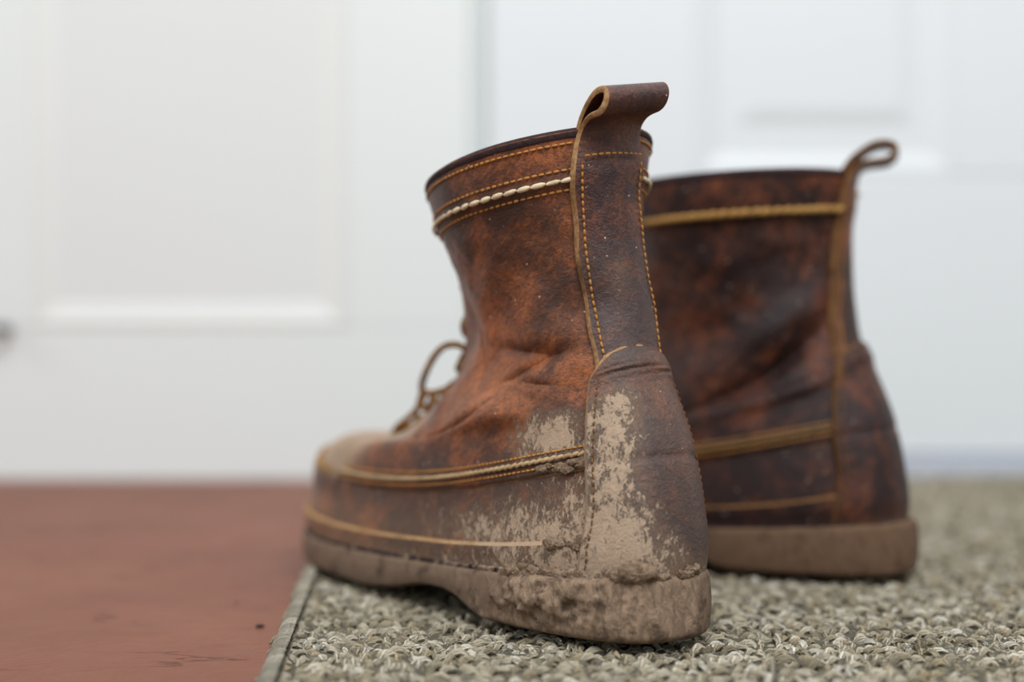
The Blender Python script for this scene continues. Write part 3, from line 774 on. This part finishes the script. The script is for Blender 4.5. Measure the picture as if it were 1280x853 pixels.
        row('seam_cord', U, .317 + 0 * U, .0023, .0036, .0046, .00092, (DULL_THREAD if not near else MUDDY_THREAD) , slant=.22)
        # moccasin toe seam
        U = sgn * G(.62, 1.0, 160)
        row('toe_seam_stitching', U, .305 + 0 * U, .0018, .0045, .0036, .0010, OCHRE_THREAD, slant=.9)
        # strap edges
        vv = G(.50, .955, 200); us = B.u_arc(vv, np.full(200, SW - .0022))
        row('strap_stitching', sgn * us, vv, .0049 + .0016 * sst(.88, .96, vv), .0028, .0022, .00050, TAN_THREAD)
        vv = G(.03, .52, 150); us = B.u_arc(vv, np.interp(vv, CV, CA) - .0026)
        row('counter_stitching', sgn * us, vv, .0063 - .0024 * sst(.34, .15, vv), .0029, .0021, .00042, EDGE_BROWN)
    us = B.u_arc(np.array([.955]), np.array([SW - .0022]))[0]
    row('strap_stitching', G(-us, us, 60), np.full(60, .956), .0066, .0028, .0022, .00050, TAN_THREAD)
    for (key, _), (mat, par, parts) in rows.items():
        if parts:
            Vj, Fj = join(parts); tag(mesh_obj(key, Vj, Fj, mat, par), kind='stuff')
    # bold hand stitches of the collar: each one a part
    for sgn in (1, -1):
        U = sgn * G(.118, .895, 260)
        P = B.S(U, 0 * U + .921, 0 * U + .0030); Nn = B.N(U, 0 * U + .921)
        for Vq, Fq in (stitches(P, Nn, .0060, .0059, .00100, rng, slant=.10 * sgn * sd, lift=.5) if near else stitches(P, Nn, .0052, .0062, .0017, rng, slant=.35 * sgn * sd, lift=.4)):
            mesh_obj('bold_stitch', Vq, Fq, CREAM_THREAD if near else OCHRE_THREAD, PART['collar_band', sgn])
    # --- eyelets, lacing and bow at the front
    lv = [.50, .56, .62, .68, .75, .82]
    for v_ in lv:
        for sgn in (1, -1):
            c = B.S(np.array([sgn * .865]), np.array([v_]), np.array([.0018]))[0]; nn = B.N(np.array([sgn * .865]), np.array([v_]))[0]
            a = np.linspace(0, 2 * np.pi, 15); p1 = np.cross(nn, [0, 1, .3]); p1 /= np.linalg.norm(p1); p2 = np.cross(nn, p1)
            tube('eyelet', c + .003 * (np.cos(a)[:, None] * p1 + np.sin(a)[:, None] * p2), .0009, BRASS, PART['quarter', sgn], 6)
    for k in range(len(lv)):
        for (ua, ub, va, vb) in ((.865, -.865, lv[k], lv[min(k + 1, len(lv) - 1)]), (-.865, .865, lv[k], lv[min(k + 1, len(lv) - 1)])):
            w = np.linspace(0, 1, 15); uq = ua + 0 * w
            um = abs(ua); full = 2 * (1 - um); U = np.where(w < .5, np.sign(ua) * (um + full * w), np.sign(ub) * (1 - full * (w - .5)))
            tube('lace', B.S(U, va + (vb - va) * w, .0030 + .0022 * np.sin(np.pi * w)), .0016, LACE_MAT, root, 8)
    if near:
        for pts in LACE_NEAR: tube('lace_loop', smooth_path(pts, 60), .00165, LACE_MAT, root, 8)
        # lumps of dried mud: heel corner, seam ledge, foxing edge
        lumps = [(.075, .022, .0050, .0050, 1.5), (.10, .012, .0050, .0030, 2.0), (.055, .012, .0050, .0028, 1.6)]
        for k in range(16): lumps.append((rng.uniform(.13, .27), .112 + rng.normal(0, .006), .0024, rng.uniform(.0014, .0030), rng.uniform(1.2, 2.6)))
        for k in range(22): lumps.append((rng.uniform(.11, .26), .308 + rng.normal(0, .010), .0022, rng.uniform(.0012, .0024), rng.uniform(1.3, 2.8)))
        for k in range(26): lumps.append((rng.uniform(.21, .34), .012 + rng.normal(0, .012), .0040, rng.uniform(.0014, .0034), rng.uniform(1.0, 1.9)))
        for k in range(12): lumps.append((rng.uniform(-.05, .12), .012 + rng.normal(0, .008), .0046, rng.uniform(.0010, .0022), rng.uniform(1.3, 2.4)))
        for (u_, v_, o_, r_, el) in lumps:
            v_ = max(.001, v_); ua, va = np.array([u_ * sd]), np.array([v_])
            c = B.S(ua, va, np.array([o_ - r_ * .15]))[0]; nn = B.N(ua, va)[0]; tu = B.S(ua + .01, va)[0] - B.S(ua - .01, va)[0]; tu /= np.linalg.norm(tu); tv = np.cross(nn, tu)
            a, b = np.meshgrid(np.linspace(0, 2 * np.pi, 26, endpoint=False), np.linspace(.02, math.pi - .02, 15), indexing='ij')
            D = np.stack([np.cos(a) * np.sin(b) * el, np.sin(a) * np.sin(b), np.cos(b) * .62], -1)
            sd_ = int(rng.integers(1000)); rad = r_ * (.40 + .75 * vnoise(D, 1.6, sd_, 2) + .55 * np.abs(vnoise(D, 4.2, sd_ + 1, 2) - .5) * 2)
            Q = D * rad[..., None]; Q = c + Q[..., :1] * tu + Q[..., 1:2] * tv + Q[..., 2:] * nn
            mesh_obj('mud_lump', Q.reshape(-1, 3), grid_faces(26, 15, 0, True, True), DRY_MUD, root)
    return root
LACE_NEAR =  [[(0.1503, 0.0104, 0.1086), (0.1605, 0.01, 0.1103), (0.1702, 0.0109, 0.1095), (0.1759, 0.0127, 0.1057), (0.1814, 0.0142, 0.0991), (0.1863, 0.0147, 0.0921), (0.1883, 0.0141, 0.0874)], [(0.1883, 0.0141, 0.0874), (0.1804, 0.0125, 0.0869), (0.1724, 0.0106, 0.0886), (0.1641, 0.0082, 0.0919)], [(0.1879, 0.0135, 0.0881), (0.1923, 0.013, 0.0833), (0.1967, 0.0126, 0.0784), (0.2046, 0.0144, 0.073), (0.2122, 0.0156, 0.069), (0.2168, 0.0156, 0.0648), (0.214, 0.0147, 0.0621), (0.2046, 0.0144, 0.0651), (0.1972, 0.0136, 0.0706), (0.1925, 0.0134, 0.0756)], [(0.1877, 0.0131, 0.087), (0.1901, 0.0133, 0.0815), (0.1871, 0.0121, 0.0793), (0.1822, 0.0116, 0.0837), (0.1802, 0.0122, 0.0872)], [(0.1804, 0.0125, 0.0865), (0.1777, 0.0118, 0.0831), (0.1724, 0.0106, 0.0841), (0.1699, 0.0102, 0.0883)]]
build_boot(NEAR, 'nearer boot, caked with pale mud around heel and welt', True)
build_boot(FAR, 'farther boot behind, clean leather coloured darker for shade, pull loop seen in profile', False)

# ------------------------------------------------------------------ crumbs on the floor
def crumb(name, x, y, r, mat, label, cat, seed):
    a, b = np.meshgrid(np.linspace(0, 2 * np.pi, 14, endpoint=False), np.linspace(.02, math.pi - .02, 9), indexing='ij')
    D = np.stack([np.cos(a) * np.sin(b) * 1.4, np.sin(a) * np.sin(b), np.cos(b) * .5], -1)
    Q = D * (r * (.6 + .8 * vnoise(D, 1.6, seed, 2)))[..., None]
    Q[..., 2] -= Q[..., 2].min()
    o = mesh_obj(name, Q.reshape(-1, 3), grid_faces(14, 9, 0, True, True), mat); o.location = (x, y, FZ0); tag(o, label, cat)
CRUMB = NT('black_grit').out((.012, .009, .010), .7)
crumb('grit_crumb', -.1078, .6075, .0014, CRUMB, 'black crumb of grit on the red floor beside the rug', 'crumb', 3)
crumb('dust_crumb', -.1285, .662, .0009, DRY_MUD, 'pale speck of dried dirt on the red floor', 'crumb', 5)
